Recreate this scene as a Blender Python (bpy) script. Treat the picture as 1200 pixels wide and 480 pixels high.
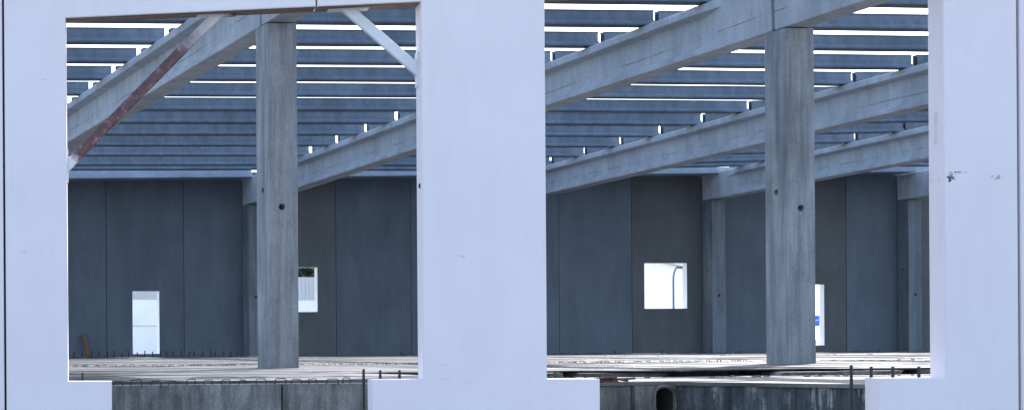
import bpy, bmesh, math, random
from mathutils import Vector, Matrix, noise as mnoise

random.seed(7)
scene = bpy.context.scene
for o in list(bpy.data.objects):
    bpy.data.objects.remove(o, do_unlink=True)
COL = scene.collection
R = math.radians

# ------------------------------------------------------------------ camera
cam_d = bpy.data.cameras.new('camera')
cam = bpy.data.objects.new('camera', cam_d)
COL.objects.link(cam)
EYE = 0.37
cam.location = (0, 0, EYE)
cam.rotation_euler = (R(90), 0.0066, -math.atan(196 / 1900))
cam_d.sensor_width = 36.0
cam_d.lens = 57.0
cam_d.shift_x = 0.7083
cam_d.shift_y = 0.1376
cam_d.clip_end = 6000
cam_d.clip_start = 0.1
scene.camera = cam

# ------------------------------------------------------------------ sky, sun, exposure
SUN_EL, SUN_AZ = R(41), R(46)          # azimuth clockwise from +Y (the far side of the hall)
world = bpy.data.worlds.new('World')
scene.world = world
world.use_nodes = True
wn = world.node_tree
sky = wn.nodes.new('ShaderNodeTexSky')
sky.sky_type = 'NISHITA'
sky.sun_disc = False
sky.sun_elevation = SUN_EL
sky.sun_rotation = SUN_AZ
sky.air_density = 1.0
sky.dust_density = 1.5
sky.ozone_density = 1.0
bg = wn.nodes['Background']
bg.inputs['Strength'].default_value = 0.15
wn.links.new(sky.outputs[0], bg.inputs['Color'])

sun_d = bpy.data.lights.new('sun', 'SUN')
sun_d.energy = 2.2
sun_d.angle = R(0.6)
sun_d.color = (1.0, 0.985, 0.965)
sun = bpy.data.objects.new('sun', sun_d)
COL.objects.link(sun)
sd = Vector((math.sin(SUN_AZ) * math.cos(SUN_EL), math.cos(SUN_AZ) * math.cos(SUN_EL), math.sin(SUN_EL)))
sun.rotation_euler = (-sd).to_track_quat('-Z', 'Y').to_euler()
sun.location = (30, 30, 40)

vs = scene.view_settings
vs.view_transform = 'Standard'
vs.look = 'None'
vs.gamma = 1.0
vs.use_curve_mapping = False
vs.exposure = 1.6

# ------------------------------------------------------------------ materials
def new_mat(name):
    m = bpy.data.materials.new(name)
    m.use_nodes = True
    nt = m.node_tree
    b = nt.nodes['Principled BSDF']
    return m, nt, b

def N(nt, t, **kw):
    n = nt.nodes.new(t)
    for k, v in kw.items():
        setattr(n, k, v)
    return n

def ramp(nt, src, stops):
    r = N(nt, 'ShaderNodeValToRGB')
    el = r.color_ramp.elements
    while len(el) < len(stops):
        el.new(0.5)
    for e, (p, c) in zip(el, stops):
        e.position = p
        e.color = (*c, 1) if len(c) == 3 else c
    nt.links.new(src, r.inputs[0])
    return r.outputs[0]

def mixc(nt, fac, a, b, mode='MIX'):
    m = N(nt, 'ShaderNodeMix', data_type='RGBA', blend_type=mode)
    m.clamp_result = False
    if isinstance(fac, float):
        m.inputs[0].default_value = fac
    else:
        nt.links.new(fac, m.inputs[0])
    for i, s in ((6, a), (7, b)):
        if isinstance(s, tuple):
            m.inputs[i].default_value = (*s, 1)
        else:
            nt.links.new(s, m.inputs[i])
    return m.outputs[2]

def noise_tex(nt, vec, scale, detail=6, rough=0.6, sc=(1, 1, 1), dist=0.0):
    mp = N(nt, 'ShaderNodeMapping')
    mp.inputs['Scale'].default_value = sc
    nt.links.new(vec, mp.inputs[0])
    n = N(nt, 'ShaderNodeTexNoise')
    n.inputs['Scale'].default_value = scale
    n.inputs['Detail'].default_value = detail
    n.inputs['Roughness'].default_value = rough
    n.inputs['Distortion'].default_value = dist
    nt.links.new(mp.outputs[0], n.inputs['Vector'])
    return n.outputs['Fac']

def shifted_coords(nt):
    """object coordinates moved by a random amount for each object, so that no two pieces share marks"""
    tc = N(nt, 'ShaderNodeTexCoord')
    oi = N(nt, 'ShaderNodeObjectInfo')
    mul = N(nt, 'ShaderNodeMath', operation='MULTIPLY')
    mul.inputs[1].default_value = 37.0
    nt.links.new(oi.outputs['Random'], mul.inputs[0])
    add = N(nt, 'ShaderNodeVectorMath', operation='ADD')
    nt.links.new(tc.outputs['Object'], add.inputs[0])
    nt.links.new(mul.outputs[0], add.inputs[1])
    return tc.outputs['Object'], add.outputs[0], oi.outputs['Random']

def bump(nt, b, h, strength, dist=0.01):
    bp = N(nt, 'ShaderNodeBump')
    bp.inputs['Strength'].default_value = strength
    bp.inputs['Distance'].default_value = dist
    nt.links.new(h, bp.inputs['Height'])
    nt.links.new(bp.outputs[0], b.inputs['Normal'])

def concrete(name, base, var=0.25, stain=0.35, streak=(5, 5, 0.5), rough=0.85, grain=0.25, tint=(1, 1, 1), vary=0.12, big=0.7):
    m, nt, b = new_mat(name)
    oc, sc, rnd = shifted_coords(nt)
    lo = tuple(base * (1 - var) * t for t in tint)
    hi = tuple(base * (1 + var) * t for t in tint)
    n1 = noise_tex(nt, sc, big, 8, 0.62)
    c = ramp(nt, n1, [(0.3, lo), (0.7, hi)])
    n2 = noise_tex(nt, sc, 1.0, 6, 0.7, streak)
    s = ramp(nt, n2, [(0.38, (1 - stain,) * 3), (0.6, (1, 1, 1))])
    c = mixc(nt, 1.0, c, s, 'MULTIPLY')
    n3 = noise_tex(nt, sc, 45, 4, 0.7)
    g = ramp(nt, n3, [(0.3, (1 - grain,) * 3), (0.75, (1 + grain * 0.5,) * 3)])
    c = mixc(nt, 1.0, c, g, 'MULTIPLY')
    # per piece casting tone
    v = N(nt, 'ShaderNodeMapRange')
    v.inputs[3].default_value = 1 - vary
    v.inputs[4].default_value = 1 + vary
    nt.links.new(rnd, v.inputs[0])
    cb = N(nt, 'ShaderNodeCombineColor')
    for i in range(3):
        nt.links.new(v.outputs[0], cb.inputs[i])
    c = mixc(nt, 1.0, c, cb.outputs[0], 'MULTIPLY')
    nt.links.new(c, b.inputs['Base Color'])
    b.inputs['Roughness'].default_value = rough
    bump(nt, b, noise_tex(nt, sc, 22, 6, 0.7), 0.25, 0.01)
    return m

def plain(name, col, rough=0.6, metal=0.0, var=0.15, scale=8):
    m, nt, b = new_mat(name)
    oc, sc, rnd = shifted_coords(nt)
    n = noise_tex(nt, sc, scale, 5, 0.6)
    c = ramp(nt, n, [(0.3, tuple(x * (1 - var) for x in col)), (0.7, tuple(x * (1 + var) for x in col))])
    nt.links.new(c, b.inputs['Base Color'])
    b.inputs['Roughness'].default_value = rough
    b.inputs['Metallic'].default_value = metal
    return m

M = {}
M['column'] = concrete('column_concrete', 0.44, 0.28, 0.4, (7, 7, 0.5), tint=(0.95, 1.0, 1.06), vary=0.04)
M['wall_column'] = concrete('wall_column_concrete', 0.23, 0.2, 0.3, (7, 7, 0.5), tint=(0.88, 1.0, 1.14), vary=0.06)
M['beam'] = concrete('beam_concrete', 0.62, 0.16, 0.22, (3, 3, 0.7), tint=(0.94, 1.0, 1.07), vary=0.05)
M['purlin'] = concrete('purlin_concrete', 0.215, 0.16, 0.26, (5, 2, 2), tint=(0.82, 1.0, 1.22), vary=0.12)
M['gutter'] = concrete('gutter_concrete', 0.42, 0.15, 0.2, (2, 2, 2), tint=(0.88, 1.0, 1.15))
M['panel_grey'] = concrete('panel_grey', 0.165, 0.12, 0.16, (2, 2, 0.4), tint=(0.83, 1.0, 1.21), vary=0.08, grain=0.15)
M['panel_warm'] = concrete('panel_warm_grey', 0.135, 0.12, 0.16, (2, 2, 0.4), tint=(0.97, 1.0, 1.02), vary=0.06, grain=0.15)
M['edge'] = concrete('edge_beam_concrete', 0.23, 0.3, 0.6, (9, 9, 1.6), rough=0.6, vary=0.08, grain=0.35, big=2.0)
M['stained'] = concrete('stained_beam_concrete', 0.13, 0.4, 0.65, (10, 10, 1.0), tint=(0.85, 1.0, 1.15), vary=0.02, grain=0.4, big=3.0)
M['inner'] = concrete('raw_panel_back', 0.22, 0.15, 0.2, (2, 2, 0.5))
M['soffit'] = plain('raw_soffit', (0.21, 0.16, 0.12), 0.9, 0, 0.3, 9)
M['rod'] = plain('rebar_steel', (0.035, 0.03, 0.03), 0.6, 0.3, 0.3, 30)
M['rust'] = plain('rusty_rebar', (0.12, 0.055, 0.03), 0.8, 0.1, 0.4, 30)
M['pad'] = plain('rubber_and_shade', (0.012, 0.012, 0.013), 0.8)  # pad rubber and joint black, also the shade under purlin ends
M['hole_shade'] = plain('painted_hole_shade', (0.03, 0.03, 0.03), 0.9)  # near-black colour stands for the shade inside the pocket and jamb hole
M['wood'] = plain('timber', (0.17, 0.085, 0.04), 0.7, 0, 0.3, 14)
M['render_white'] = plain('white_render', (0.86, 0.85, 0.83), 0.85, 0, 0.04, 1.2)
M['cladding'] = plain('grey_cladding', (0.50, 0.50, 0.50), 0.5, 0.0, 0.06, 1.0)
M['trim_red'] = plain('red_trim', (0.62, 0.45, 0.42), 0.7)
M['rail'] = plain('pale_rail', (0.52, 0.53, 0.54), 0.5)
M['lamp'] = plain('lamp_paint', (0.09, 0.13, 0.15), 0.5, 0.3)
M['lamp_head'] = plain('lamp_head_paint', (0.05, 0.055, 0.06), 0.4)
M['sign_blue'] = plain('sign_blue', (0.02, 0.16, 0.70), 0.4, 0, 0.05)
M['sign_white'] = plain('sign_white', (0.75, 0.78, 0.8), 0.4, 0, 0.05)
M['bark'] = plain('bark', (0.09, 0.065, 0.045), 0.9, 0, 0.3, 6)
M['leaf'] = plain('leaves', (0.035, 0.065, 0.028), 0.7, 0, 0.45, 1.5)

# white painted facade: fine vertical trowel grain, a few scuffs at their own places
def facade_mat():
    m, nt, b = new_mat('white_facade_paint')
    tc = N(nt, 'ShaderNodeTexCoord')
    oc = tc.outputs['Object']
    n1 = noise_tex(nt, oc, 0.8, 6, 0.6)
    c = ramp(nt, n1, [(0.3, (0.82, 0.725, 0.75)), (0.7, (0.87, 0.775, 0.795))])
    n2 = noise_tex(nt, oc, 1.0, 5, 0.6, (38, 38, 1.4))
    g = ramp(nt, n2, [(0.3, (0.982,) * 3), (0.7, (1.008,) * 3)])
    c = mixc(nt, 1.0, c, g, 'MULTIPLY')
    n4 = noise_tex(nt, oc, 1.0, 6, 0.75, (3.0, 3.0, 0.45))
    g = ramp(nt, n4, [(0.26, (0.95, 0.95, 0.95)), (0.5, (1.0,) * 3)])
    c = mixc(nt, 1.0, c, g, 'MULTIPLY')
    pit = N(nt, 'ShaderNodeTexVoronoi')
    pit.inputs['Scale'].default_value = 26
    nt.links.new(oc, pit.inputs['Vector'])
    pm = ramp(nt, pit.outputs['Distance'], [(0.05, (0.80, 0.80, 0.80)), (0.10, (1.0,) * 3)])
    pk_ = ramp(nt, noise_tex(nt, oc, 2.2, 4, 0.6), [(0.5, (0, 0, 0)), (0.62, (1, 1, 1))])
    c = mixc(nt, 1.0, c, mixc(nt, pk_, (1.0, 1.0, 1.0), pm), 'MULTIPLY')
    # scuffs and chips: (u, z, half width, half height, noise scale, strength)
    spots = [(7.085, 1.668, 0.055, 0.045, 45, 1.0), (7.13, 1.712, 0.10, 0.008, 40, 0.8), (7.417, 1.664, 0.06, 0.026, 36, 0.5),
             (7.08, 1.655, 0.012, 0.008, 60, 0.9),
             (-0.143, 2.746, 0.055, 0.010, 45, 0.55), (3.21, 0.052, 0.12, 0.012, 26, 0.14), (3.19, 0.17, 0.07, 0.01, 30, 0.15),
             (3.4, 0.03, 0.10, 0.02, 22, 0.1), (3.35, 1.1, 0.06, 0.015, 40, 0.25), (4.10, 0.62, 0.05, 0.01, 40, 0.25),
             (-0.35, 1.2, 0.07, 0.01, 40, 0.25)]
    sep = N(nt, 'ShaderNodeSeparateXYZ')
    nt.links.new(oc, sep.inputs[0])
    for (u, z, hw, hh, ns, st) in spots:
        def term(sock, c0, h):
            a = N(nt, 'ShaderNodeMath', operation='SUBTRACT'); nt.links.new(sock, a.inputs[0]); a.inputs[1].default_value = c0
            d = N(nt, 'ShaderNodeMath', operation='DIVIDE'); nt.links.new(a.outputs[0], d.inputs[0]); d.inputs[1].default_value = h
            p = N(nt, 'ShaderNodeMath', operation='POWER'); nt.links.new(d.outputs[0], p.inputs[0]); p.inputs[1].default_value = 2
            return p.outputs[0]
        s = N(nt, 'ShaderNodeMath', operation='ADD')
        nt.links.new(term(sep.outputs[0], u, hw), s.inputs[0])
        nt.links.new(term(sep.outputs[2], z, hh), s.inputs[1])
        nz = noise_tex(nt, oc, ns, 3, 0.6)
        a = N(nt, 'ShaderNodeMath', operation='MULTIPLY_ADD')
        nt.links.new(nz, a.inputs[0]); a.inputs[1].default_value = 4.0
        nt.links.new(s.outputs[0], a.inputs[2])
        mask = ramp(nt, a.outputs[0], [(0.0, (1, 1, 1)), (1.0, (0, 0, 0))])
        mr = N(nt, 'ShaderNodeMapRange')
        mr.inputs[1].default_value = 2.35; mr.inputs[2].default_value = 2.05
        mr.inputs[3].default_value = 0.0; mr.inputs[4].default_value = st
        nt.links.new(a.outputs[0], mr.inputs[0])
        c = mixc(nt, mr.outputs[0], c, (0.05, 0.055, 0.07))
    nt.links.new(c, b.inputs['Base Color'])
    b.inputs['Roughness'].default_value = 0.8
    bump(nt, b, noise_tex(nt, oc, 1.0, 5, 0.65, (60, 60, 8)), 0.12, 0.004)
    return m
M['facade'] = facade_mat()

def casting_line(m, z0):
    nt = m.node_tree
    b = nt.nodes['Principled BSDF']
    src = b.inputs['Base Color'].links[0].from_socket
    tc = N(nt, 'ShaderNodeTexCoord')
    sep = N(nt, 'ShaderNodeSeparateXYZ')
    nt.links.new(tc.outputs['Object'], sep.inputs[0])
    w = noise_tex(nt, tc.outputs['Object'], 0.8, 4, 0.6)
    a = N(nt, 'ShaderNodeMath', operation='MULTIPLY_ADD')
    nt.links.new(w, a.inputs[0]); a.inputs[1].default_value = 0.09
    nt.links.new(sep.outputs[2], a.inputs[2])
    d = N(nt, 'ShaderNodeMath', operation='SUBTRACT'); nt.links.new(a.outputs[0], d.inputs[0]); d.inputs[1].default_value = z0
    ab = N(nt, 'ShaderNodeMath', operation='ABSOLUTE'); nt.links.new(d.outputs[0], ab.inputs[0])
    ln = ramp(nt, ab.outputs[0], [(0.003, (1, 1, 1)), (0.012, (0, 0, 0))])
    br = ramp(nt, noise_tex(nt, tc.outputs['Object'], 1.7, 4, 0.7), [(0.44, (0, 0, 0)), (0.58, (0.8,) * 3)])
    f = mixc(nt, 1.0, ln, br, 'MULTIPLY')
    c = mixc(nt, f, src, (0.11, 0.11, 0.12))
    nt.links.new(c, b.inputs['Base Color'])
casting_line(M['beam'], 0.33)

def lime_runs(m):
    nt = m.node_tree
    b = nt.nodes['Principled BSDF']
    src = b.inputs['Base Color'].links[0].from_socket
    tc = N(nt, 'ShaderNodeTexCoord')
    r1 = noise_tex(nt, tc.outputs['Object'], 1.0, 5, 0.65, (13, 13, 1.3), 0.4)
    f1 = ramp(nt, r1, [(0.53, (0, 0, 0)), (0.66, (0.85,) * 3)])
    r2 = noise_tex(nt, tc.outputs['Object'], 5.0, 5, 0.7)
    f2 = ramp(nt, r2, [(0.42, (0, 0, 0)), (0.6, (1, 1, 1))])
    f = mixc(nt, 1.0, f1, f2, 'MULTIPLY')
    c = mixc(nt, f, src, (0.42, 0.45, 0.5))
    nt.links.new(c, b.inputs['Base Color'])
lime_runs(M['stained'])

# deck: pale screed with long wet streaks and dusty patches
def deck_mat():
    m, nt, b = new_mat('deck_screed')
    tc = N(nt, 'ShaderNodeTexCoord')
    oc = tc.outputs['Object']
    n1 = noise_tex(nt, oc, 1.0, 8, 0.68, (0.30, 0.36, 1), 1.2)
    c = ramp(nt, n1, [(0.40, (0.03, 0.032, 0.036)), (0.455, (0.06, 0.061, 0.064)), (0.51, (0.10, 0.10, 0.104)), (0.64, (0.21, 0.21, 0.212))])
    n2 = noise_tex(nt, oc, 1.0, 6, 0.7, (0.7, 0.9, 1), 0.5)
    g = ramp(nt, n2, [(0.40, (0.4,) * 3), (0.52, (1.05,) * 3)])
    c = mixc(nt, 1.0, c, g, 'MULTIPLY')
    nt.links.new(c, b.inputs['Base Color'])
    r = ramp(nt, n1, [(0.40, (0.95,) * 3), (0.47, (0.68,) * 3), (0.54, (0.5,) * 3)])
    nt.links.new(r, b.inputs['Roughness'])
    bump(nt, b, noise_tex(nt, oc, 6, 6, 0.7), 0.15, 0.01)
    return m
M['deck'] = deck_mat()
M['bench'] = concrete('topping_concrete', 0.18, 0.35, 0.5, (1.5, 1.0, 1), rough=0.66, grain=0.3)

def ground_mat():
    m, nt, b = new_mat('gravel_ground')
    tc = N(nt, 'ShaderNodeTexCoord')
    oc = tc.outputs['Object']
    n1 = noise_tex(nt, oc, 0.15, 8, 0.65)
    c = ramp(nt, n1, [(0.3, (0.17, 0.165, 0.155)), (0.7, (0.27, 0.265, 0.25))])
    g = ramp(nt, noise_tex(nt, oc, 14, 5, 0.7), [(0.3, (0.75,) * 3), (0.7, (1.15,) * 3)])
    c = mixc(nt, 1.0, c, g, 'MULTIPLY')
    nt.links.new(c, b.inputs['Base Color'])
    b.inputs['Roughness'].default_value = 0.95
    bump(nt, b, noise_tex(nt, oc, 30, 4, 0.7), 0.5, 0.03)
    return m
M['ground'] = ground_mat()

# the left brace has lost its paint over most of its length (x runs along the bar)
def brace_mat(name, s0, s1):
    m, nt, b = new_mat(name)
    tc = N(nt, 'ShaderNodeTexCoord')
    oc = tc.outputs['Object']
    sep = N(nt, 'ShaderNodeSeparateXYZ')
    nt.links.new(oc, sep.inputs[0])
    nz = noise_tex(nt, oc, 9, 6, 0.7)
    a = N(nt, 'ShaderNodeMath', operation='MULTIPLY_ADD')
    nt.links.new(nz, a.inputs[0]); a.inputs[1].default_value = 0.35
    nt.links.new(sep.outputs[0], a.inputs[2])
    def step(lo, hi):
        mr = N(nt, 'ShaderNodeMapRange')
        mr.inputs[1].default_value = lo; mr.inputs[2].default_value = hi
        nt.links.new(a.outputs[0], mr.inputs[0])
        return mr.outputs[0]
    up = step(s0 + 0.12, s0 + 0.22)
    dn = step(s1 + 0.45, s1 - 0.05)
    f = N(nt, 'ShaderNodeMath', operation='MULTIPLY')
    nt.links.new(up, f.inputs[0]); nt.links.new(dn, f.inputs[1])
    rn = noise_tex(nt, oc, 16, 7, 0.75, (1, 1, 1))
    rust = ramp(nt, rn, [(0.36, (0.055, 0.02, 0.022)), (0.54, (0.125, 0.05, 0.055)), (0.63, (0.22, 0.14, 0.16)), (0.75, (0.45, 0.40, 0.44))])
    n5 = noise_tex(nt, oc, 4, 5, 0.6)
    paint = ramp(nt, n5, [(0.3, (0.66, 0.66, 0.70)), (0.7, (0.78, 0.78, 0.8))])
    c = mixc(nt, f.outputs[0], paint, rust)
    nt.links.new(c, b.inputs['Base Color'])
    b.inputs['Roughness'].default_value = 0.5
    return m
M['brace_rusty'] = brace_mat('peeling_brace_paint', 0.10, 1.62)
M['brace_white'] = brace_mat('white_brace_paint', 50, 60)

# ------------------------------------------------------------------ mesh helpers
def mesh_obj(name, bm, mats, parent=None, loc=None, bevel=0.0):
    if bevel:
        es = [e for e in bm.edges if len(e.link_faces) == 2 and e.calc_face_angle(0) > 0.5]
        bmesh.ops.bevel(bm, geom=es, offset=bevel, segments=1, affect='EDGES', clamp_overlap=True)
    me = bpy.data.meshes.new(name)
    bm.to_mesh(me)
    bm.free()
    for m in (mats if isinstance(mats, (list, tuple)) else [mats]):
        me.materials.append(m)
    o = bpy.data.objects.new(name, me)
    COL.objects.link(o)
    if parent:
        o.parent = parent
    if loc:
        o.location = loc
    return o

def box(bm, x0, x1, y0, y1, z0, z1, mi=0):
    v = [bm.verts.new((x, y, z)) for z in (z0, z1) for y in (y0, y1) for x in (x0, x1)]
    for q in ((0, 2, 3, 1), (4, 5, 7, 6), (0, 1, 5, 4), (2, 6, 7, 3), (0, 4, 6, 2), (1, 3, 7, 5)):
        bm.faces.new([v[i] for i in q]).material_index = mi
    return v

def prism(bm, pts, axis, a, b, mi=0):
    """pts: polygon in the plane across `axis` ('x': (y,z), 'y': (x,z), 'z': (x,y)), swept from a to b"""
    def P(p, t):
        return {'x': (t, p[0], p[1]), 'y': (p[0], t, p[1]), 'z': (p[0], p[1], t)}[axis]
    A = [bm.verts.new(P(p, a)) for p in pts]
    B = [bm.verts.new(P(p, b)) for p in pts]
    n = len(pts)
    fs = [bm.faces.new(A), bm.faces.new(B[::-1])]
    for i in range(n):
        fs.append(bm.faces.new((A[i], B[i], B[(i + 1) % n], A[(i + 1) % n])))
    for f in fs:
        f.material_index = mi
    bmesh.ops.recalc_face_normals(bm, faces=fs)
    return fs

def tube(bm, pts, r, seg=6, mi=0):
    pts = [Vector(p) for p in pts]
    rings = []
    for i, p in enumerate(pts):
        d = (pts[min(i + 1, len(pts) - 1)] - pts[max(i - 1, 0)]).normalized()
        up = Vector((0, 0, 1)) if abs(d.z) < 0.9 else Vector((0, 1, 0))
        a = d.cross(up).normalized()
        b = d.cross(a).normalized()
        rr = r[i] if isinstance(r, (list, tuple)) else r
        rings.append([bm.verts.new(p + (a * math.cos(t) + b * math.sin(t)) * rr) for t in [2 * math.pi * k / seg for k in range(seg)]])
    fs = []
    for q0, q1 in zip(rings, rings[1:]):
        for k in range(seg):
            fs.append(bm.faces.new((q0[k], q0[(k + 1) % seg], q1[(k + 1) % seg], q1[k])))
    fs.append(bm.faces.new(rings[0][::-1]))
    fs.append(bm.faces.new(rings[-1]))
    for f in fs:
        f.material_index = mi
    bmesh.ops.recalc_face_normals(bm, faces=fs)

def tag(o, label=None, cat=None, group=None, kind=None):
    if label: o['label'] = label
    if cat: o['category'] = cat
    if group: o['group'] = group
    if kind: o['kind'] = kind
    return o

def empty(name, loc=(0, 0, 0), rz=0.0):
    o = bpy.data.objects.new(name, None)
    o.empty_display_size = 0.2
    COL.objects.link(o)
    o.location = loc
    o.rotation_euler = (0, 0, rz)
    return o

def share(src, parent, loc, name=None):
    c = src.copy()
    COL.objects.link(c)
    c.parent = parent
    c.location = loc
    return c

def drill(o, cutters):
    """cut blind holes (cylinders given as (centre, axis, radius, depth)) and keep the result as plain mesh"""
    tmp = []
    bm = bmesh.new()
    for (c, ax, r, d) in cutters:
        mat = Matrix.Translation(c)
        if ax == 'x': mat = mat @ Matrix.Rotation(R(90), 4, 'Y')
        if ax == 'y': mat = mat @ Matrix.Rotation(R(90), 4, 'X')
        bmesh.ops.create_cone(bm, cap_ends=True, segments=20, radius1=r, radius2=r, depth=d, matrix=mat)
    me = bpy.data.meshes.new('cutter')
    bm.to_mesh(me); bm.free()
    co = bpy.data.objects.new('cutter', me)
    COL.objects.link(co)
    co.location = o.location
    md = o.modifiers.new('drill', 'BOOLEAN')
    md.operation = 'DIFFERENCE'
    md.solver = 'EXACT'
    md.object = co
    dg = bpy.context.evaluated_depsgraph_get()
    dg.update()
    nm = bpy.data.meshes.new_from_object(o.evaluated_get(dg))
    o.modifiers.clear()
    old = o.data
    o.data = nm
    bpy.data.meshes.remove(old)
    bpy.data.objects.remove(co, do_unlink=True)
    bpy.data.meshes.remove(me)

# ------------------------------------------------------------------ ground
GZ = -1.27
bm = bmesh.new()
box(bm, -2500, 2500, -2500, 3500, GZ - 0.5, GZ)
tag(mesh_obj('ground', bm, M['ground']), kind='structure')

# pale paving added behind the hall to bounce light onto the white buildings
bm = bmesh.new()
box(bm, -30, 140, 46.5, 150, GZ - 0.1, GZ + 0.004)
tag(mesh_obj('bounce_paving', bm, concrete('bounce_paving_concrete', 0.48, 0.12, 0.2, (0.5, 0.5, 0.5))), kind='structure')

# ------------------------------------------------------------------ the deck (raised floor of the hall)
floor = empty('floor')
tag(floor, kind='structure')
YW = 44.7                                # inner face of the far wall
bm = bmesh.new()
box(bm, -14, 8.9, 15.52, 45.3, -0.22, 0.0)
mesh_obj('slab', bm, M['deck'], floor)
bm = bmesh.new()
# right hand slab: irregular front lip overhanging a dark gap
random.seed(3)
pts = [(8.9, 45.3), (8.9, 19.0)]
x = 9.6
while x < 46:
    pts.append((x, 19.15 + random.uniform(-0.12, 0.12) + (0.0 if x > 13.5 else 0.25 * math.sin(x * 2.3))))
    x += random.uniform(0.25, 0.8)
pts += [(60, 19.2), (60, 45.3)]
prism(bm, pts, 'z', -0.018, 0.0)
mesh_obj('slab', bm, M['deck'], floor)
bm = bmesh.new()
box(bm, 8.92, 60, 19.75, 45.3, -0.22, -0.020)
mesh_obj('slab_core', bm, M['edge'], floor)
# lower bench in front of it
bm = bmesh.new()
bench = [(8.92, 16.76), (11.06, 16.76), (11.53, 16.84), (13.50, 13.10), (60, 13.10), (60, 19.74), (8.92, 19.74)]
prism(bm, bench, 'z', -0.125, -0.085)
mesh_obj('bench_topping', bm, M['bench'], floor)
# packing blocks left under the lip
random.seed(17)
x = 9.0
while x < 24:
    w = random.uniform(0.3, 1.1)
    if x < 13.2 or random.random() < 0.45:
        bm = bmesh.new()
        box(bm, 0, w, 0, 0.5, 0, random.uniform(0.045, 0.064))
        for v in bm.verts:
            v.co.x += random.uniform(-0.04, 0.04); v.co.y += random.uniform(-0.05, 0.05)
        mesh_obj('packing_block', bm, M['edge'], floor, (x, random.uniform(19.02, 19.25), -0.086))
    x += w + random.uniform(0.05, 0.5)
# pale crumbs of mortar on the bench by the lip
for i in range(34):
    bm = bmesh.new()
    s = random.uniform(0.015, 0.05)
    bmesh.ops.create_icosphere(bm, subdivisions=1, radius=s)
    for v in bm.verts:
        v.co *= random.uniform(0.7, 1.2)
        v.co.z *= 0.35
    o = mesh_obj('mortar_lump', bm, M['edge'], floor, (random.uniform(10.5, 19), random.uniform(18.4, 19.0), -0.08))

# rows of stirrups that stand out of the deck, too many and too small to count
def stirrup_row(y, x0, x1, gap, h, w, jitter):
    bm = bmesh.new()
    x = x0
    while x < x1:
        if mnoise.noise(Vector((x * 0.35, y, 0.3))) > -0.28:
            yy = y + random.uniform(-jitter, jitter)
            hh = h * random.uniform(0.6, 1.15)
            l = random.uniform(-0.03, 0.03)
            tube(bm, [(x, yy, -0.01), (x + l, yy, hh), (x + w + l, yy, hh), (x + w, yy, -0.01)], 0.006, 4)
        x += gap * random.uniform(0.75, 1.3)
    return tag(mesh_obj('stirrup_row', bm, M['rod'], floor), kind='stuff')
stirrup_row(25.6, 4.0, 30.0, 0.13, 0.034, 0.06, 0.12)
stirrup_row(43.2, 10.0, 42.0, 0.30, 0.03, 0.10, 0.2)
# lines of mortar beads beside the stirrups
bm = bmesh.new()
for i in range(260):
    x, y = random.uniform(5, 30), random.choice((25.6, 25.75, 25.9, 36.0, 41.5)) + random.uniform(-0.1, 0.1)
    s = random.uniform(0.02, 0.05)
    bmesh.ops.create_icosphere(bm, subdivisions=1, radius=s, matrix=Matrix.Translation((x, y, 0)) @ Matrix.Diagonal((2, 1, 0.5, 1)))
tag(mesh_obj('mortar_crumbs', bm, M['edge'], floor), kind='stuff')

# starter bars at the foot of the far wall
bm = bmesh.new()
tube(bm, [(0, 0, -0.01), (0.004, 0, 0.10), (0, 0, 0.19)], 0.016, 5)
sb = mesh_obj('starter_bar', bm, M['rod'], floor, (12.4, 44.2, 0))
x = 12.62
while x < 17.5:
    o = share(sb, floor, (x, 44.2 + random.uniform(-0.06, 0.06), random.uniform(-0.07, 0.0)))
    o.rotation_euler = (random.uniform(-0.15, 0.15), random.uniform(-0.15, 0.15), 0)
    x += random.uniform(0.17, 0.27)
for x in (19.6, 21.9, 24.6, 28.4, 29.9, 31.4, 34.3, 36.6):
    share(sb, floor, (x + random.uniform(-0.3, 0.3), 44.2, -0.10))

# ------------------------------------------------------------------ deck edge
def edge_beam(x0, x1, label, loops):
    root = empty('edge_beam', (x0, 15.2, GZ))
    tag(root, label, 'edge beam', 'precast beams along the deck front')
    bm = bmesh.new()
    box(bm, 0, x1 - x0, 0, 0.315, -0.02, -GZ - 0.03)
    mesh_obj('beam_body', bm, M['edge'], root, bevel=0.012)
    first = None
    for lx in loops:
        if first is None:
            bm = bmesh.new()
            tube(bm, [(0, 0, -0.03), (0.0, 0.0, 0.04), (0.012, 0, 0.054), (0.082, 0, 0.054), (0.095, 0, 0.04), (0.095, 0, -0.03)], 0.0052, 6)
            first = mesh_obj('rebar_loop', bm, M['rod'], root, (lx - x0, 0.03, -GZ - 0.03))
            o = first
        else:
            o = share(first, root, (lx - x0, 0.03, -GZ - 0.03))
        o.rotation_euler = (random.uniform(-0.25, 0.25), random.uniform(-0.12, 0.12), random.uniform(-0.5, 0.5))
        o.scale = (random.uniform(0.85, 1.15), 1, random.uniform(0.75, 1.1))
    return root
LX = [4.74 + 0.178 * i + random.uniform(-0.015, 0.015) for i in range(14)]
JX = 6.41
edge_beam(-13.0, JX - 0.008, 'weathered grey edge beam with rebar loops, left of the vertical joint', [x for x in LX if x < JX - 0.06])
edge_beam(JX + 0.008, 8.6, 'cleaner grey edge beam with rebar loops, right of the vertical joint', [x for x in LX if x >= JX - 0.06])
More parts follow.
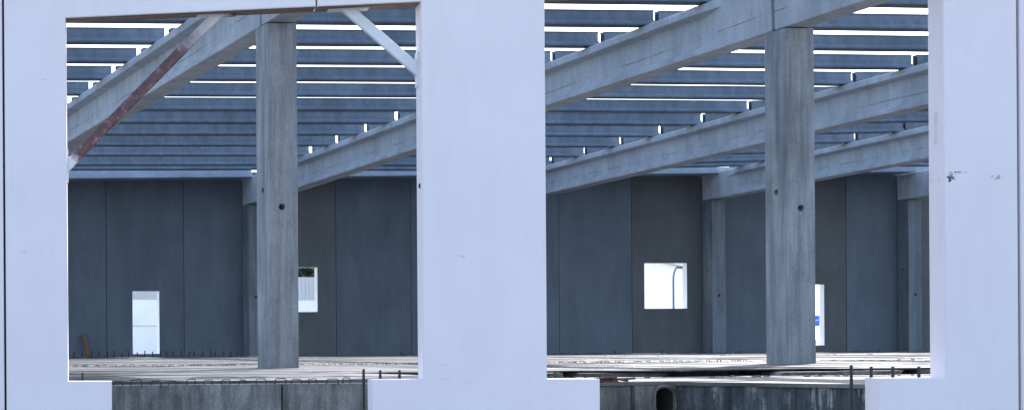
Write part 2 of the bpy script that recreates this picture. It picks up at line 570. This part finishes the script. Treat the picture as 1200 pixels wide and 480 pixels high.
# right opening: plain beam, round ended pocket, stained beam that runs toward the facade
eb = empty('edge_beam', (8.94, 16.79, GZ))
tag(eb, 'plain grey edge beam with rusty rebar scraps on top, left of the dark pocket', 'edge beam', 'precast beams along the deck front')
bm = bmesh.new()
box(bm, 0, 11.07 - 8.94, 0, 0.4, -0.02, -GZ - 0.13)
mesh_obj('beam_body', bm, M['edge'], eb, bevel=0.01)
bm = bmesh.new()
random.seed(12)
for i in range(16):
    x = random.uniform(1.3, 1.95)
    tube(bm, [(x, random.uniform(-0.02, 0.05), 0), (x + random.uniform(-.25, .25), random.uniform(-0.02, 0.1), random.uniform(0.01, 0.05)),
              (x + random.uniform(-.3, .3), random.uniform(0, 0.1), random.uniform(0.0, 0.05))], 0.012, 5)
mesh_obj('rebar_scrap', bm, M['rust'], eb, (0.06, 0.0, -GZ - 0.082))

# pocket: a round ended opening in a block of its own
pk = empty('pocket_block', (11.08, 16.74, GZ))
tag(pk, 'grey concrete block with a dark round-ended vertical pocket', 'concrete block')
bm = bmesh.new()
W, H = 0.475, -GZ - 0.13
cxp, zt, zb_, hw = 0.345, H - 0.02, H - 0.31, 0.10
outer = [(0, -0.02), (W, -0.02), (W, H), (0, H)]
hole = []
for k in range(9):
    t = math.pi * k / 8
    hole.append((cxp + hw * math.cos(t), zt - hw * 0.75 + hw * 0.75 * math.sin(t)))
for k in range(9):
    t = math.pi + math.pi * k / 8
    hole.append((cxp + hw * math.cos(t), zb_ + hw * 0.75 + hw * 0.75 * math.sin(t)))
ov = [bm.verts.new((p[0], 0, p[1])) for p in outer]
hv = [bm.verts.new((p[0], 0, p[1])) for p in hole]
ed = [bm.edges.new((ov[i], ov[(i + 1) % 4])) for i in range(4)] + [bm.edges.new((hv[i], hv[(i + 1) % len(hv)])) for i in range(len(hv))]
bmesh.ops.triangle_fill(bm, use_beauty=True, use_dissolve=False, edges=ed)
bad = [f for f in bm.faces if (lambda c: abs(c.x - cxp) < hw * 0.9 and zb_ + 0.02 < c.z < zt - 0.02 and all(v in hv for v in f.verts))(f.calc_center_median())]
bmesh.ops.delete(bm, geom=bad, context='FACES_ONLY')
back = [bm.verts.new((v.co.x, 0.35, v.co.z)) for v in hv]
for i in range(len(hv)):
    bm.faces.new((hv[i], hv[(i + 1) % len(hv)], back[(i + 1) % len(hv)], back[i])).material_index = 1
bm.faces.new(back).material_index = 1
bo = [bm.verts.new((v.co.x, 0.36, v.co.z)) for v in ov]
for i in range(4):
    bm.faces.new((ov[i], ov[(i + 1) % 4], bo[(i + 1) % 4], bo[i]))
bmesh.ops.recalc_face_normals(bm, faces=bm.faces)
mesh_obj('block_body', bm, [M['edge'], M['hole_shade']], pk)  # inner faces of the pocket coloured dark for its shade
# raised collar round the pocket
bm = bmesh.new()
ring = [(cxp + (p[0] - cxp) * 1.2, zb_ + 0.13 + (p[1] - zb_ - 0.13) * 1.12) for p in hole]
tube(bm, [(p[0], -0.004, p[1]) for p in ring] + [(ring[0][0], -0.004, ring[0][1])], 0.016, 6)
mesh_obj('pocket_collar', bm, M['edge'], pk)

sb_root = empty('side_beam', (0, 0, GZ))
tag(sb_root, 'dark stained concrete beam with white runs, below the bench in the right opening', 'edge beam')
bm = bmesh.new()
prism(bm, [(11.565, 16.84), (13.53, 13.14), (13.90, 13.34), (11.95, 17.04)], 'z', -0.02, -GZ - 0.127)
mesh_obj('beam_body', bm, M['stained'], sb_root)

# ------------------------------------------------------------------ columns
def column(x0, y0, w, d, z0, z1, label, holes=(), group='grey concrete columns of the hall', name='concrete_column', mat='column'):
    bm = bmesh.new()
    box(bm, 0, w, 0, d, 0, z1 - z0)
    o = mesh_obj(name, bm, M[mat], None, (x0, y0, z0), bevel=0.014)
    if holes:
        cut = []
        for (face, u, z, r) in holes:
            if face == 'left': cut.append(((0, u, z - z0), 'x', r, 0.5))
            else: cut.append(((u, 0, z - z0), 'y', r, 0.5))
        drill(o, cut)
    tag(o, label, 'column', group)
    return o

# beams: name -> x of the left face, underside height at y = 23.2 and at the far wall
BE = {1: (9.52, 5.08, 4.23), 2: (17.70, 5.12, 4.28), 3: (25.24, 5.13, 4.29), 4: (31.70, 5.24, 4.46), 5: (37.90, 5.26, 4.48)}
BW, BH = 0.43, 0.74
def bh(y):
    return 0.74 + 0.06 * (YW - y) / 21.5
def zb(i, y):
    x, a, b = BE[i]
    return a + (b - a) * (y - 23.2) / (YW - 23.2)

column(9.52, 23.0, 0.44, 0.46, -0.01, zb(1, 23.2) - 0.012, 'tall concrete column with two round holes, in the left opening', [('left', 0.23, 2.63, 0.045), ('front', 0.20, 2.37, 0.05)])
column(17.70, 23.0, 0.46, 0.46, -0.01, zb(2, 23.2) - 0.012, 'tall concrete column with two round holes, in the right opening', [('left', 0.23, 2.63, 0.045), ('front', 0.23, 2.37, 0.05)])
column(9.53, 17.45, 0.42, 0.45, -0.01, zb(1, 17.7) - 0.012, 'concrete column hidden directly behind the wide white pier')
column(17.71, 17.45, 0.44, 0.45, -0.07, zb(2, 17.7) - 0.012, 'concrete column behind the far right white panel')
wl = {1: 'slim column at the far wall behind the left white pier', 2: 'slim column at the far wall, just left of the left opening\'s tall column',
      3: 'slim column at the far wall behind the wide middle pier', 4: 'slim column at the far wall, right of the square window',
      5: 'slim column at the far wall, rightmost, beside the right jamb'}
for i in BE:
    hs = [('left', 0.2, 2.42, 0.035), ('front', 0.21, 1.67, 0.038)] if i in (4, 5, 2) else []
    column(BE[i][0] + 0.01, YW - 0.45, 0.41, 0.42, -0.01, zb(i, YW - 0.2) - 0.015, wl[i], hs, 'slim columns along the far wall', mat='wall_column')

# ------------------------------------------------------------------ roof beams (I section with solid ends)
def roof_beam(i, y0, y1, label, solid0=1.1, solid1=1.1):
    xl = BE[i][0]
    z0, z1 = zb(i, y0), zb(i, y1)
    L = math.hypot(y1 - y0, z1 - z0)
    root = mesh = None
    wb, wt, ww = 0.205, 0.275, 0.085
    I = [(wb, 0), (wb, 0.085), (ww, 0.165), (ww, 0.575), (wt, 0.61), (wt, BH)]
    S = [(wb, 0), (wb, 0.085), (wb, 0.165), (wb, 0.545), (wb, 0.615), (wb, BH)]
    T = [(wb, 0), (wb, 0.085), (ww, 0.165), (ww, 0.575), (wt, 0.61), (wt, BH)]
    st = [(0, S), (solid0, S), (solid0 + 0.55, I), (L - solid1 - 0.55, I), (L - solid1, S), (L, S)]
    bm = bmesh.new()
    rings = []
    for (t, pr) in st:
        dz = bh(y0 + t) - BH
        pr = [(w, z + (dz if z > 0.3 else 0)) for w, z in pr]
        pts = [(w, z) for w, z in pr] + [(-w, z) for w, z in reversed(pr)]
        rings.append([bm.verts.new((w, t, z)) for w, z in pts])
    n = len(rings[0])
    for a, b in zip(rings, rings[1:]):
        for k in range(n):
            bm.faces.new((a[k], a[(k + 1) % n], b[(k + 1) % n], b[k]))
    bm.faces.new(rings[0]); bm.faces.new(rings[-1][::-1])
    bmesh.ops.recalc_face_normals(bm, faces=bm.faces)
    o = mesh_obj('roof_beam', bm, M['beam'], None, (xl + wb, y0, z0), bevel=0.008)
    o.rotation_euler = (math.atan2(z1 - z0, y1 - y0), 0, 0)
    tag(o, label, 'roof beam', 'sloping concrete roof beams')
    return o

YJ = 23.27
roof_beam(1, YJ + 0.035, YW - 0.05, 'sloping concrete roof beam behind the rusty diagonal brace')
roof_beam(1, 17.45, YJ - 0.035, 'short near roof beam on the left tall column, under the lintel')
roof_beam(2, YJ + 0.035, YW - 0.05, 'uppermost sloping roof beam in the right opening, running left from the tall column')
roof_beam(2, 17.45, YJ - 0.035, 'near roof beam running right from the top of the right tall column')
roof_beam(3, YJ, YW - 0.05, 'second sloping roof beam from the top in the right opening')
roof_beam(4, YJ, YW - 0.05, 'third sloping roof beam, ending on the slim column right of the square window')
roof_beam(5, YJ, YW - 0.05, 'lowest roof beam end on the rightmost slim far column')
# packing on the column tops
for i in (1, 2):
    bm = bmesh.new()
    box(bm, BE[i][0] + 0.03, BE[i][0] + 0.40, 23.03, 23.43, zb(i, 23.2) - 0.013, zb(i, 23.2) + 0.012)
    tag(mesh_obj('bearing_shade_pad', bm, M['pad']), 'thin black bearing pad on top of the %s tall column' % ('left' if i == 1 else 'right'), 'bearing pad', 'bearing pads on the tall columns')

# ------------------------------------------------------------------ roof: purlins and gutters
roof = empty('roof', (0, 0, 0))
tag(roof, 'open roof of bare concrete purlins laid in rows across the beams', 'roof')
PH = 0.27
prof = [(-0.15, 0), (0.15, 0), (0.15, 0.032), (0.065, 0.10), (0.065, PH - 0.03), (0.08, PH - 0.018), (0.08, PH), (-0.08, PH), (-0.08, PH - 0.018), (-0.065, PH - 0.03), (-0.065, 0.10), (-0.15, 0.032)]
def cut_mesh(me, cut_bm):
    o = bpy.data.objects.new('work_piece', me); COL.objects.link(o)
    cm = bpy.data.meshes.new('cutter'); cut_bm.to_mesh(cm); cut_bm.free()
    co = bpy.data.objects.new('cutter', cm); COL.objects.link(co)
    md = o.modifiers.new('cut', 'BOOLEAN'); md.operation = 'DIFFERENCE'; md.solver = 'EXACT'; md.object = co
    dg = bpy.context.evaluated_depsgraph_get(); dg.update()
    nm = bpy.data.meshes.new_from_object(o.evaluated_get(dg))
    bpy.data.objects.remove(o, do_unlink=True); bpy.data.objects.remove(co, do_unlink=True)
    bpy.data.meshes.remove(cm)
    return nm
def oval(hw, z0, z1):
    p = [(hw * math.cos(math.pi * k / 6), z1 - hw + hw * math.sin(math.pi * k / 6)) for k in range(7)]
    return p + [(-x, z0 + z1 - z) for x, z in p]
bm = bmesh.new()
box(bm, 0, 0.15, -0.09, 0.09, 0, 0.03)  # black strip that stands for the shadow under a purlin end
pad0 = None
shade_pad_me = bpy.data.meshes.new('bearing_shade_pad'); bm.to_mesh(shade_pad_me); bm.free(); shade_pad_me.materials.append(M['pad'])
meshes = {}
random.seed(21)
bays = [(0, 1), (1, 2), (2, 3), (3, 4), (4, 5)]
for (a, b) in bays:
    for k in range(-8, 10):
        y = 29.6 + 1.565 * k if k < 9 else 42.98
        if y < 21 and b > 2: continue
        xb = BE[b][0] + BW / 2 - (0.06 if k < 9 else 0.004)
        zB = zb(b, y) + bh(y)
        if a == 0:
            xa = 1.6; zA = zB - 0.05
        else:
            xa = BE[a][0] + BW / 2 + (0.06 if k < 9 else 0.004)
            zA = zb(a, y) + bh(y)
        L = xb - xa
        key = (a, b, k == 9)
        if key not in meshes:
            bm = bmesh.new()
            prism(bm, prof, 'x', 0, L)
            # hollow end seen at each bearing
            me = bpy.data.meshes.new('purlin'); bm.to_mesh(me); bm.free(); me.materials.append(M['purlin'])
            cb = bmesh.new()
            prism(cb, oval(0.045, 0.055, PH - 0.03), 'x', -0.05, 0.8)
            prism(cb, oval(0.045, 0.055, PH - 0.03), 'x', L - 0.8, L + 0.05)
            me = cut_mesh(me, cb); me.name = 'purlin'
            meshes[key] = me
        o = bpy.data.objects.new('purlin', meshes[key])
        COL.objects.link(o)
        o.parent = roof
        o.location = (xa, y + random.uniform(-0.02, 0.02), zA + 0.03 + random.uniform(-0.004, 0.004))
        o.rotation_euler = (0, -math.atan2(zB - zA, L), random.uniform(-0.0012, 0.0012))
        for px in (0.0, L - 0.15):
            p = bpy.data.objects.new('bearing_shade_pad', shade_pad_me)
            COL.objects.link(p)
            p.parent = o
            p.location = (px, 0, -0.031)

gp = [(43.92, 0), (43.98, 0.28), (44.05, 0.28), (44.12, 0.06), (44.48, 0.06), (44.58, 0.25), (44.66, 0.25), (44.64, 0)]
xs = [(1.6, BE[1][0] - 0.004)] + [(BE[i][0] + BW - 0.014, BE[i + 1][0] - 0.004) for i in range(1, 5)] + [(BE[5][0] + BW - 0.014, 46)]
def eave(x): return 4.94 + 0.0118 * (x - 12.6)
for (xa, xb) in xs:
    bm = bmesh.new()
    prism(bm, gp, 'x', 0, xb - xa)
    for v in bm.verts:
        v.co.y -= 44.0
    o = mesh_obj('gutter', bm, M['gutter'], roof, (xa, 44.0, eave(xa) + 0.02), bevel=0.01)
    o.rotation_euler = (0, -math.atan(0.0118), 0)

# ------------------------------------------------------------------ far wall of precast panels
wall = empty('back_wall', (0, YW, 0))
tag(wall, 'far wall of dark grey precast panels with four openings', 'wall')
openings = {(13.72): (14.47, 15.25, 0.085, 1.856), (18.23): (18.60, 19.93, 1.25, 2.525), (29.51): (29.90, 31.23, 1.30, 2.633), (34.02): (34.76, 35.57, 0.19, 1.993)}
P = 2.256
warm = {2: 1, 7: 1, 9: 1, 11: 1}
random.seed(5)
for k in range(-6, 16):
    x0 = 13.72 + P * k
    x1 = x0 + P
    top = eave((x0 + x1) / 2) + 0.25
    g = 0.008
    bm = bmesh.new()
    op = next((v for kx, v in openings.items() if abs(kx - x0) < 0.3), None)
    a, b = x0 + g, x1 - g
    xs_ = [a, b] if not op else [a, op[0], op[1], b]
    zs_ = [-0.4, top] if not op else [-0.4, op[2], op[3], top]
    # front and back grids with the opening left out, sides closed
    for i in range(len(xs_) - 1):
        for j in range(len(zs_) - 1):
            if op and i == 1 and j == 1: continue
            for y, flip in ((0.0, False), (0.2, True)):
                q = [bm.verts.new((xx, y, zz)) for xx, zz in ((xs_[i], zs_[j]), (xs_[i + 1], zs_[j]), (xs_[i + 1], zs_[j + 1]), (xs_[i], zs_[j + 1]))]
                bm.faces.new(q[::-1] if flip else q)
    def strip(p, mi=0):
        for (p0, p1) in zip(p, p[1:] + p[:1]):
            bm.faces.new([bm.verts.new((p0[0], 0, p0[1])), bm.verts.new((p0[0], 0.2, p0[1])), bm.verts.new((p1[0], 0.2, p1[1])), bm.verts.new((p1[0], 0, p1[1]))]).material_index = mi
    strip([(a, -0.4), (b, -0.4), (b, top), (a, top)])
    if op: strip([(op[0], op[2]), (op[0], op[3]), (op[1], op[3]), (op[1], op[2])], 1)
    bmesh.ops.remove_doubles(bm, verts=bm.verts, dist=0.0005)
    bmesh.ops.recalc_face_normals(bm, faces=bm.faces)
    o = mesh_obj('wall_panel', bm, [M['panel_warm'] if k in warm else M['panel_grey'], M['render_white']], wall, (0, random.uniform(-0.006, 0.006), 0))

# ------------------------------------------------------------------ white facade in front
FA = math.atan(1900 / 9450) + math.atan(196 / 1900)
fac = empty('facade_wall', (3.972, 14.2025, 0), -FA)
tag(fac, 'white painted facade wall with two large notched openings', 'wall')
K = 0.95
def FU(u): return u * K
def FZ(z): return EYE + (z - EYE) * K
ZL = FZ(3.443); ZT = 7.0; ZS = FZ(0.033); ZB = GZ
o0, o1, o2, o3 = FU(0.027), FU(3.197), FU(4.240), FU(7.41)
n0, n1, n2, n3 = FU(0.432), FU(2.755), FU(4.676), FU(6.899)
j0, j1, j2, j3 = FU(-0.560), FU(2.293), FU(6.50), FU(7.975)
TH = 0.25
gp_ = 0.010
def panel(pts, soffit=True):
    bm = bmesh.new()
    fs = prism(bm, pts, 'y', 0, TH)
    bm.normal_update()
    es = [e for e in bm.edges if len(e.link_faces) == 2 and e.calc_face_angle(0) > 0.5 and all(abs(v.co.y) < 1e-5 for v in e.verts)]
    bmesh.ops.bevel(bm, geom=es, offset=0.006, segments=2, affect='EDGES')
    bm.normal_update()
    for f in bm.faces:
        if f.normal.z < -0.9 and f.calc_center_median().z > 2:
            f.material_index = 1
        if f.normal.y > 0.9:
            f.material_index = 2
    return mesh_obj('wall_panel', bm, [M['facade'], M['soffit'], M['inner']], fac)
panel([(-9.0, ZB), (j0 - gp_ - 6 * 0, ZB), (j0 - gp_, ZT), (-9.0, ZT)])
panel([(j0 + gp_, ZB), (n0, ZB), (n0, ZS - 0.012), (o0, ZS - 0.012), (o0, ZL), (j1 - 0.007, ZL), (j1 - 0.007, ZT), (j0 + gp_, ZT)])
panel([(n1, ZB), (n2, ZB), (n2, ZS), (o2, ZS), (o2, ZL), (j2 - 0.007, ZL), (j2 - 0.007, ZT), (j1 + 0.007, ZT), (j1 + 0.007, ZL), (o1, ZL), (o1, ZS), (n1, ZS)])
panel([(n3, ZB), (j3 - gp_, ZB), (j3 - gp_, ZT), (j2 + 0.007, ZT), (j2 + 0.007, ZL), (o3, ZL), (o3, ZS), (n3, ZS)])
panel([(j3 + gp_, ZB), (16.0, ZB), (16.0, ZT), (j3 + gp_, ZT)])
# dark backing strip in the joints, and a patch and a dark hole mark on the jambs
for j, w in ((j0, gp_), (j3, gp_)):
    bm = bmesh.new()
    box(bm, j - w + 0.001, j + w - 0.001, 0.05, 0.2, ZB + 0.01, ZT - 0.01)
    mesh_obj('joint_filler', bm, M['pad'], fac)
def fitting(u, z, hw, hh, m, name):
    bm = bmesh.new()
    box(bm, u - 0.004, u + 0.02, 0.10, 0.10 + hw, z - hh, z + hh)
    return mesh_obj(name, bm, m, fac)
fitting(o3, FZ(2.18), 0.05, 0.13, plain('grey_patch', (0.66, 0.62, 0.64), 0.8), 'repair_patch')
bm = bmesh.new()
bmesh.ops.create_cone(bm, cap_ends=True, segments=14, radius1=0.022, radius2=0.022, depth=0.02, matrix=Matrix.Translation((o1 + 0.002, 0.10, FZ(1.79))) @ Matrix.Rotation(R(90), 4, 'Y'))
mesh_obj('hole_shade_disc', bm, M['hole_shade'], fac)  # near-black disc stands for the shade in a small hole

# ------------------------------------------------------------------ corner braces of the left opening
FM = Matrix.Translation(fac.location) @ Matrix.Rotation(-FA, 4, 'Z')
def brace(p, q, w, d, ydep, mat, label):
    """rectangular steel tube from p to q, (u, z) on the facade; it is cut to sit on the jamb and the lintel"""
    p, q = Vector(p), Vector(q)
    dr = (q - p)
    L = dr.length
    ang = math.atan2(dr.y, dr.x)
    nrm = Vector((-math.sin(ang), math.cos(ang)))
    root = empty('corner_brace', FM @ Vector((p.x, ydep, p.y)))
    root.rotation_euler = (0, 0, -FA)
    tag(root, label, 'brace', 'diagonal corner braces of the left opening')
    bm = bmesh.new()
    h = w / 2
    tn = math.tan(ang)
    # cut plumb where it meets the jamb, level where it meets the lintel
    poly = [(-h * tn, -h), (L + h / tn, -h), (L - h / tn, h), (h * tn, h)]
    prism(bm, poly, 'y', 0, d)
    o = mesh_obj('bar', bm, mat, root, bevel=0.006)
    o.rotation_euler = (0, -ang, 0)
    sg_ = 1 if dr.x > 0 else -1
    bm = bmesh.new()
    box(bm, -0.004, 0.004, -0.03, d + 0.03, -0.15, 0.15)
    mesh_obj('end_plate', bm, mat, root, (0.004 * sg_, 0, 0))
    bm = bmesh.new()
    box(bm, -0.17, 0.17, -0.03, d + 0.03, -0.004, 0.004)
    mesh_obj('end_plate', bm, mat, root, (dr.x, 0, dr.y - 0.003))
    return root
brace((o0 + 0.001, 1.985), (1.345, ZL - 0.002), 0.088, 0.06, 0.16, M['brace_rusty'], 'long rusty diagonal steel brace in the upper left corner of the left opening')
brace((o1 - 0.001, 2.735), (2.462, ZL - 0.002), 0.088, 0.06, 0.16, M['brace_white'], 'short white diagonal steel brace in the upper right corner of the left opening')

# ------------------------------------------------------------------ starter rods behind the facade
rods = [(2.726, 0.122, 'steel rod standing left of the middle pier, foot in view below the sill'), (2.873, 0.112, 'short steel rod end left of the middle pier, first right of the full rod'),
        (3.042, 0.112, 'short steel rod end left of the middle pier, closest to the pier'), (0.157, 0.097, 'short steel rod end above the far left sill'),
        (4.381, 0.084, 'short steel rod end right of the middle pier'), (6.808, 0.140, 'tall steel rod at the right end of the stained beam'),
        (6.966, 0.128, 'short steel rod end by the right pier, first right of the tall rod'), (7.136, 0.128, 'short steel rod end by the right pier, second from the jamb'), (7.34, 0.126, 'short steel rod end against the right jamb')]
for (u, z, lab) in rods:
    bm = bmesh.new()
    r = 0.0115
    tube(bm, [(0, 0, 0), (0.004, 0, 0.7), (0, 0.0, FZ(z) - GZ)], r, 8)
    # ribs of the bar near its head
    hz = FZ(z) - GZ
    for k in range(9):
        zz = hz - 0.03 - k * 0.03
        bmesh.ops.create_cone(bm, cap_ends=True, segments=8, radius1=r + 0.002, radius2=r + 0.002, depth=0.008, matrix=Matrix.Translation((0, 0, zz)))
    o = mesh_obj('steel_rod', bm, M['rod'], None, FM @ Vector((FU(u), TH + 0.04, GZ)))
    tag(o, lab, 'steel rod', 'steel rods standing behind the facade')

# ------------------------------------------------------------------ plank leaning on the far wall
bm = bmesh.new()
prism(bm, [(-0.05, 0), (0.06, 0), (0.055, 0.3), (0.045, 0.62), (0.01, 0.72), (-0.075, 0.70), (-0.06, 0.55)], 'y', 0, 0.045)
o = mesh_obj('wooden_plank', bm, M['wood'], None, (13.10, 44.36, 0.0), bevel=0.008)
o.rotation_euler = (R(-20), R(-7), 0)
tag(o, 'short brown wooden plank leaning on the far wall', 'plank')

# ------------------------------------------------------------------ what shows through the openings of the far wall
wh = empty('white_warehouse', (8, 78, GZ), R(14))
tag(wh, 'white warehouse with grey ribbed upper cladding, seen through the left doorway', 'building')
bm = bmesh.new()
box(bm, 0, 46, 0, 14, 0, 3.98)
mesh_obj('wall', bm, M['render_white'], wh)
bm = bmesh.new()
x = 0.0
while x < 46:
    box(bm, x, x + 0.16, -0.035, 0.0, 3.96, 5.22)
    box(bm, x + 0.16, x + 0.24, -0.02, 0.0, 3.96, 5.22)
    x += 0.24
box(bm, 0, 46, 0.001, 13.9, 3.99, 5.21)
mesh_obj('cladding', bm, M['cladding'], wh)
bm = bmesh.new()
box(bm, 0, 46, -0.03, -0.002, 2.56, 2.60)
mesh_obj('red_trim', bm, M['trim_red'], wh)
bm = bmesh.new()
tube(bm, [(6.0, -1.2, 3.6), (16.0, -1.2, 1.9)], 0.05, 6)
tube(bm, [(6.3, -1.2, 0), (6.3, -1.2, 3.55)], 0.04, 6)
tube(bm, [(15.8, -1.2, 0), (15.8, -1.2, 1.93)], 0.04, 6)
mesh_obj('ramp_rail', bm, M['rail'], wh)

w2 = empty('white_depot', (72.8, 111.5, GZ), R(47.7))
tag(w2, 'big white depot with grey ribbed eaves, seen through the square window', 'building')
bm = bmesh.new()
box(bm, 0, 60, 0, 20, 0, 7.98)
mesh_obj('wall', bm, M['render_white'], w2)
bm = bmesh.new()
x = 0.0
while x < 60:
    box(bm, x, x + 0.3, -0.6, 20.4, 7.99, 9.3)
    box(bm, x + 0.3, x + 0.42, -0.52, 20.3, 8.01, 9.28)
    x += 0.42
mesh_obj('eaves', bm, M['cladding'], w2)

# street lamp
lp = empty('street_lamp', (66.85, 97.0, GZ))
tag(lp, 'street lamp with curved arm, seen through the square window', 'street lamp')
bm = bmesh.new()
tube(bm, [(0, 0, 0), (0, 0, 0.9)], 0.11, 10)
mesh_obj('base', bm, M['lamp'], lp)
bm = bmesh.new()
pp = [(0, 0, 0.85), (0.0, 0, 3.0), (0.0, 0, 5.5)]
for k in range(1, 8):
    t = k / 7 * R(80)
    pp.append((0.42 * (1 - math.cos(t)), 0, 5.5 + 0.85 * math.sin(t)))
tube(bm, pp, [0.075, 0.062, 0.055] + [0.048] * 7, 8)
mesh_obj('pole', bm, M['lamp'], lp)
bm = bmesh.new()
prism(bm, [(0.28, 6.28), (0.4, 6.36), (0.85, 6.32), (0.92, 6.24), (0.8, 6.18), (0.36, 6.22)], 'y', -0.13, 0.13)
mesh_obj('lamp_head', bm, M['lamp_head'], lp, bevel=0.02)

# blue sign
sg = empty('blue_sign', (51.9, 66.0, GZ))
tag(sg, 'small blue sign on a post, seen through the narrow right doorway', 'sign')
bm = bmesh.new(); tube(bm, [(0, 0, 0), (0, 0, 2.8)], 0.035, 8); mesh_obj('post', bm, M['rail'], sg)
bm = bmesh.new(); box(bm, -0.42, 0.36, -0.06, -0.036, 2.22, 2.68); mesh_obj('plate', bm, M['sign_blue'], sg, bevel=0.004)
bm = bmesh.new(); box(bm, -0.36, 0.30, -0.066, -0.0605, 2.46, 2.50); box(bm, -0.36, 0.12, -0.066, -0.0605, 2.33, 2.37); mesh_obj('stripe', bm, M['sign_white'], sg)

# trees behind the warehouse
def tree(x, y, h, rx, rz, label, seed):
    rnd = random.Random(seed)
    root = empty('tree', (x, y, GZ))
    tag(root, label, 'tree', 'trees behind the white warehouse')
    bm = bmesh.new()
    tube(bm, [(0, 0, 0), (0.1, 0, h * 0.3), (0.0, 0.1, h * 0.6), (0.1, 0, h * 0.85)], [0.28, 0.22, 0.15, 0.05], 8)
    for k in range(7):
        a = rnd.uniform(0, 6.28); z = h * rnd.uniform(0.35, 0.7)
        tube(bm, [(0, 0, z), (math.cos(a) * rx * 0.4, math.sin(a) * rx * 0.4, z + 0.6), (math.cos(a) * rx * 0.75, math.sin(a) * rx * 0.75, z + 1.3)], [0.1, 0.07, 0.03], 5)
    mesh_obj('trunk', bm, M['bark'], root)
    bm = bmesh.new()
    clumps = []
    for k in range(60):
        d = Vector((rnd.gauss(0, 1), rnd.gauss(0, 1), rnd.gauss(0, 1))).normalized() * rnd.uniform(0.35, 1.0)
        clumps.append((Vector((d.x * rx, d.y * rx, h * 0.66 + d.z * rz)), rnd.uniform(0.5, 1.0)))
    for c, s in clumps:
        for q in range(110):
            p = c + Vector((rnd.gauss(0, 1), rnd.gauss(0, 1), rnd.gauss(0, 0.8))) * s * 0.55
            a = Vector((rnd.uniform(-1, 1), rnd.uniform(-1, 1), rnd.uniform(-1, 1))).normalized()
            b = a.orthogonal().normalized()
            w = rnd.uniform(0.16, 0.3)
            bm.faces.new([bm.verts.new(p - a * w), bm.verts.new(p + b * w * 0.6), bm.verts.new(p + a * w), bm.verts.new(p - b * w * 0.6)])
    mesh_obj('crown', bm, M['leaf'], root)
tree(50.0, 118, 11.5, 4.4, 4.4, 'dark green tree above the warehouse roof, seen through the small left window', 1)
tree(55.5, 121, 11.0, 4.4, 4.4, 'dark green tree at the right edge of the small left window', 2)
